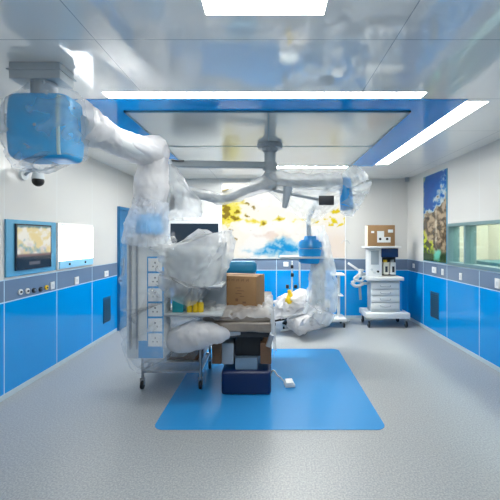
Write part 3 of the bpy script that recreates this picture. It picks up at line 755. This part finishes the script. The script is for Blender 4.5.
# wraps of the central boom
MB().sleeve([(*(la + Vector((-.03, 0, -.02))), .05, .06), (*(la + Vector((0, 0, -.12))), .10, .10), (*(la + Vector((.04, 0, -.30))), .17, .14), (*(la + Vector((.09, 0, -.48))), .24, .17), (*(la + Vector((.11, 0, -.64))), .25, .18)],
    n=72, amp=.14, freq=5, cap1=False, ragged=.04, seed=8).build('plastic_cover', 'filmmid', CB)['label'] = 'milky plastic bag over the device head left of the ceiling post'
MB().sleeve([(*(q0 + Vector((.05, -.02, .02))), .06, .10), (*q1, .08, .09), (*q2, .075, .075), (*at(205, 195, 4.1), .06, .06), (*q3, .07, .07)],
    n=64, amp=.16, freq=7, seed=3).build('plastic_cover', 'filmmid', CB)['label'] = 'crumpled plastic sleeve on the arm running left from the post bottom'
def veil(u, v):
    a = at(262, 176, 4.34).lerp(at(343, 181, 4.5), u); b = at(266, 190, 4.34).lerp(at(310, 226, 4.4), min(1, u * 1.5)) if u < .667 else at(310, 226, 4.4).lerp(at(338, 206, 4.5), (u - .667) * 3)
    p = a.lerp(b, v); p.y += -.09 * math.sin(PI * min(1, v * 1.1)) + .03 * fbm(u * 5, v * 5, 2); p.z += .015 * fbm(u * 6, v * 4, 7); return p
def veil2(u, v):
    p = veil(u, v); p.y += .20 * math.sin(PI * min(1, v * 1.1)) + .01; return p
m = MB().sheet(veil, 60, 40); m.sheet(veil2, 60, 40)
m.build('plastic_cover', 'veil', CB)['label'] = 'triangular clear plastic veil draped below the right hand boom arm'
MB().sleeve([(*at(264, 174, 4.34), .06, .09), (*at(274, 180, 4.34), .11, .11), (*at(305, 184, 4.4), .13, .13), (*at(338, 182, 4.55), .12, .13)],
    n=72, amp=.15, freq=6, seed=5).build('plastic_cover', 'filmmid', CB)['label'] = 'clear plastic sleeve along the right hand boom arm'
MB().sleeve([(*at(346, 170, 4.6), .10, .10), (*at(352, 178, 4.6), .20, .17), (*at(357, 187, 4.6), .18, .17), (*at(355, 196, 4.6), .13, .14), (*at(349, 207, 4.6), .11, .11), (*at(347, 215, 4.6), .08, .1)],
    n=72, amp=.13, freq=6, seed=6).build('plastic_cover', 'veil', CB)['label'] = 'puffed plastic bag around the blue end of the right boom arm'

# ------------------------------------------------------------------ right hand supply column hanging in plastic
PX, PY = at(311, 0, 5.0).x, 5.0
RB = thing('supply_column', (PX, PY, .9), 'hanging supply column with blue head behind the table, shrouded in clear plastic', 'ceiling boom')
MB().tube([at(330, 182, 4.55), at(318, 200, 4.8), at(309, 218, 5.0), at(309, 236, 5.0)], .035, n=12).build('hanging_arm', 'lgrey', RB)
hh = MB()
z = lambda y: CH + (CY - y) * PY / F
hh.cyl((PX, PY, z(248)), (PX, PY, z(240)), .19, .17, b=.02); hh.cyl((PX, PY, z(240)), (PX, PY, z(236)), .11, .09)
hh.cyl((PX, PY, z(263)), (PX, PY, z(248.5)), .175, .185, b=.015)
hh.build('blue_head', 'blue', RB)
MB().box(PX + .02, PX + .20, PY - .08, PY + .1, z(305), z(252), .015).build('socket_post', 'offwhite', RB)
MB().box(PX - .45, PX + .18, PY - .18, PY + .18, z(258), z(256), .005).build('shelf', 'lgrey', RB)
MB().sleeve([(*at(318, 226, 5.0), .09, .08), (*at(321, 245, 5.0), .13, .13), (*at(322, 265, 5.0), .17, .16), (*at(323, 285, 5.0), .20, .2), (*at(322, 303, 5.0), .22, .22), (*at(316, 318, 5.0), .22, .2)],
    n=96, amp=.10, freq=5, fold=.10, folds=8, cap1=False, ragged=.05, seed=9).build('plastic_cover', 'veil', RB)['label'] = 'long clear plastic shroud falling from the hanging supply column'
# draped stool
DS = thing('wheeled_stool', (at(283, 0, 6.3).x, 6.3, 0), 'low wheeled stool with black legs under a heap of plastic, right of the table', 'stool')
sx, sy = DS.location.x, 6.3
MB().cyl((sx + .12, sy, .45), (sx + .12, sy, .52), .19, b=.02).build('seat', 'lgrey', DS)
MB().cyl((sx + .12, sy, .14), (sx + .12, sy, .45), .03).build('column', 'steel', DS)
for k in range(5):
    a = k * 2 * PI / 5 + .5; e = Vector((sx + .12 + .27 * math.cos(a), sy + .27 * math.sin(a), .09))
    MB().beam((sx + .12, sy, .15), e + Vector((0, 0, .01)), .06, .05, .01).build('leg', 'black', DS)
    caster(DS, e.x, e.y, .03)
tag(MB().sleeve([(*at(306, 290, 5.9), .12, .10), (*at(304, 297, 5.9), .26, .2), (*at(302, 306, 5.9), .46, .26), (*at(304, 313, 5.9), .48, .30), (*at(313, 319, 5.9), .32, .28), (*at(317, 326, 5.9), .2, .2)],
    n=110, amp=.16, freq=4, cap1=False, ragged=.04, fold=.05, folds=7, seed=12).build('plastic_sheet', 'filmwhite'), 'heap of white crumpled plastic on the floor side of the supply column', 'plastic sheet')
# infusion stand with yellow bag
sx, sy = at(292, 0, 5.9).x, 5.9
t = thing('infusion_stand', (sx, sy, 0), 'white double pole stand with black clamps behind the plastic heap', 'stand')
for dx in (0, .13): MB().cyl((sx + dx, sy, .08), (sx + dx, sy, 1.22), .014).build('pole', 'white', t)
for dx, zz in ((.0, 1.12), (.005, .98), (-.08, .78), (.06, .78)): MB().box(sx + dx - .025, sx + dx + .025, sy - .04, sy + .02, zz - .03, zz + .03, .008).build('clamp', 'black', t)
m = MB()
for k in range(4):
    a = k * PI / 2 + .4; m.beam((sx + .06, sy, .08), (sx + .06 + .28 * math.cos(a), sy + .28 * math.sin(a), .05), .03, .03, .004)
m.build('base', 'lgrey', t)
tag(MB().sleeve([(*at(289, 290, 5.75), .03, .04), (*at(290, 295, 5.75), .05, .05), (*at(290, 301, 5.75), .10, .07), (*at(290, 304, 5.75), .10, .07)], n=40, amp=.2, freq=6).build('waste_bag', 'yellow'), 'small yellow bag hanging on the double pole stand', 'bag')

# white small cart at back
cx_ = at(333, 0, 6.3).x
t = thing('equipment_cart', (cx_, 6.35, 0), 'slim white cart with a single post behind the plastic shroud', 'cart')
MB().box(cx_ - .24, cx_ + .22, 6.15, 6.55, .11, .17, .02).build('base', 'white', t)
for dx in (-.2, .18):
    for dy in (6.2, 6.5): caster(t, cx_ + dx, dy, .04)
MB().box(cx_ + .09, cx_ + .14, 6.35, 6.4, .17, .95, .006).build('post', 'white', t)
MB().box(cx_ - .02, cx_ + .2, 6.2, 6.5, .93, .965, .01).build('tray', 'white', t)
MB().box(cx_ - .0, cx_ + .18, 6.25, 6.5, .55, .575, .008).build('shelf', 'white', t)
sx = at(346, 0, 6.55).x
t = thing('drip_pole', (sx, 6.6, 0), 'thin tall white pole between the slim cart and the anaesthesia machine', 'pole')
MB().cyl((sx, 6.6, .05), (sx, 6.6, 1.55), .009).build('pole', 'white', t)
m = MB()
for k in range(5):
    a = k * 2 * PI / 5; m.beam((sx, 6.6, .06), (sx + .10 * math.cos(a), 6.6 + .10 * math.sin(a), .03), .025, .025, .004)
m.build('base', 'lgrey', t)
MB().tube([(sx - .08, 6.6, 1.5), (sx - .04, 6.6, 1.56), (sx, 6.6, 1.55), (sx + .04, 6.6, 1.56), (sx + .08, 6.6, 1.5)], .006).build('hook', 'steel', t)

# ------------------------------------------------------------------ anaesthesia machine
ay = 6.25
def AX(p): return (p - CX) * ay / F
def AZ(p): return CH + (CY - p) * ay / F
t = thing('anaesthesia_machine', (AX(384), 6.5, 0), 'white anaesthesia machine with four drawers against the back wall', 'medical machine')
MB().box(AX(365), AX(408), 6.14, 6.68, AZ(317.5), AZ(312), .02).build('base', 'white', t)
for xx in (AX(368), AX(405)):
    for yy in (6.20, 6.62): caster(t, xx, yy, .06, 'dark')
MB().box(AX(371), AX(400), ay, 6.50, AZ(312), AZ(281), .01).build('cabinet', 'lgrey', t)
for k in range(4):
    zt = AZ(283 + k * 6.6); zb = AZ(288.8 + k * 6.6)
    d_ = MB().box(AX(371), AX(398.5), ay - .02, ay, zb, zt, .005).build('drawer', 'white', t)
    MB().tube([(AX(380), ay - .022, (zt + zb) / 2 + .01), (AX(381), ay - .045, (zt + zb) / 2 - .01), (AX(389), ay - .045, (zt + zb) / 2 - .01), (AX(390), ay - .022, (zt + zb) / 2 + .01)], .007, n=8).build('handle', 'grey', d_)
MB().box(AX(399.5), AX(402.5), ay + .01, 6.6, AZ(311), AZ(283), .006).build('side_panel', 'blue', t)
MB().box(AX(366), AX(403), ay - .06, 6.55, AZ(280.5), AZ(277), .012).build('worktop', 'white', t)
MB().box(AX(370), AX(384), ay + .10, 6.55, AZ(277), AZ(248), .012).build('tower', 'white', t)
MB().box(AX(372.5), AX(380.5), ay + .09, ay + .105, AZ(265), AZ(251), .004).build('control_screen', 'greyscreen', t)
for (px, py, mt) in ((379.5, 272, 'black'), (373, 270, 'lgrey'), (376, 273, 'lgrey')):
    MB().cyl((AX(px), ay + .10, AZ(py)), (AX(px), ay + .07, AZ(py)), .02).build('knob', mt, t)
MB().box(AX(384), AX(401), ay + .27, 6.55, AZ(277), AZ(257.5), .005).build('back_panel', 'dark', t)
for px, mt in ((389, 'cream'), (396, 'white')):
    v_ = MB().box(AX(px - 2.8), AX(px + 2.8), ay + .14, ay + .28, AZ(275.5), AZ(263), .012).build('vaporizer', mt, t)
    MB().cyl((AX(px), ay + .21, AZ(263)), (AX(px), ay + .21, AZ(260.5)), .035).build('dial', 'yellow' if mt == 'cream' else 'grey', v_)
    MB().box(AX(px - 1.2), AX(px + 1.2), ay + .135, ay + .142, AZ(273), AZ(267)).build('sight_glass', 'dark', v_)
MB().box(AX(383), AX(400), ay + .08, ay + .20, AZ(257.5), AZ(248.5), .008).build('monitor', 'navyscreen', t)
MB().box(AX(365.5), AX(402), ay + .02, 6.55, AZ(248), AZ(246.3), .008).build('top_shelf', 'white', t)
hs_ = MB()
hs_.tube([(AX(366), ay + .1, AZ(274)), (AX(360), ay + .02, AZ(276)), (AX(355), ay, AZ(281)), (AX(352), ay, AZ(283)), (AX(356), ay - .02, AZ(286)), (AX(363), ay, AZ(284))], .028, n=10)
hs_.tube([(AX(366), ay + .1, AZ(279)), (AX(360), ay - .02, AZ(281)), (AX(354), ay - .02, AZ(279)), (AX(358), ay, AZ(275)), (AX(364), ay + .05, AZ(270))], .022, n=10)
hs_.build('breathing_hose', 'lgrey', t)
hs_ = MB().beam(Vector((AX(348), ay, AZ(263))), Vector((AX(360.5), ay, AZ(271.5))), .04, .04, .012); hs_.cyl((AX(360), ay, AZ(269)), (AX(360), ay, AZ(277)), .03)
hs_.build('support_arm', 'white', t)
MB().cyl((AX(360), ay + .03, AZ(286)), (AX(361), ay + .03, AZ(300)), .022).build('absorber_canister', 'grey', t)
MB().beam((AX(362), ay + .1, AZ(284)), (AX(370), ay + .1, AZ(284)), .04, .05, .006).build('canister_arm', 'lgrey', t)
# carton on top
t = thing('cardboard_box', (AX(382), 6.45, AZ(246.3)), 'cardboard carton with white labels on top of the anaesthesia machine', 'box')
MB().box(AX(368.7), AX(396), ay + .05, 6.45, AZ(246.3), AZ(225), .004).build('body', 'card', t)
MB().box(AX(367.7), AX(368.7), ay + .06, 6.44, AZ(246), AZ(225.5)).build('side_label', 'cream', t, False)
m = MB(); m.box(AX(378), AX(385), ay + .047, ay + .051, AZ(242.5), AZ(231)); m.box(AX(385), AX(391.5), ay + .047, ay + .051, AZ(242.5), AZ(237)); m.box(AX(389), AX(394), ay + .047, ay + .051, AZ(232.5), AZ(229.5)); m.box(AX(372), AX(375), ay + .047, ay + .051, AZ(233), AZ(231))
l_ = m.build('label', 'white', t, False)
m = MB()
for px in (381, 388): m.cyl((AX(px), ay + .047, AZ(239)), (AX(px), ay + .043, AZ(239)), .024)
m.build('symbol', 'black', l_)

# ------------------------------------------------------------------ camera, world, view
cam = bpy.data.cameras.new('camera'); co = bpy.data.objects.new('camera', cam); col.objects.link(co)
co.location = (0, 0, CH); co.rotation_euler = (PI / 2, 0, 0)
cam.sensor_fit = 'HORIZONTAL'; cam.sensor_width = 36; cam.lens = F / 500 * 36
cam.shift_x = -(CX - 250) / 500; cam.shift_y = (CY - 250) / 500
cam.clip_start = 0.05
sc = bpy.context.scene; sc.camera = co
w = bpy.data.worlds.new('world'); sc.world = w; w.use_nodes = True
w.node_tree.nodes['Background'].inputs[0].default_value = (.6, .7, .8, 1); w.node_tree.nodes['Background'].inputs[1].default_value = .3
vs = sc.view_settings; vs.view_transform = 'Standard'; vs.look = 'None'; vs.gamma = 1; vs.use_curve_mapping = False; vs.exposure = 1.14
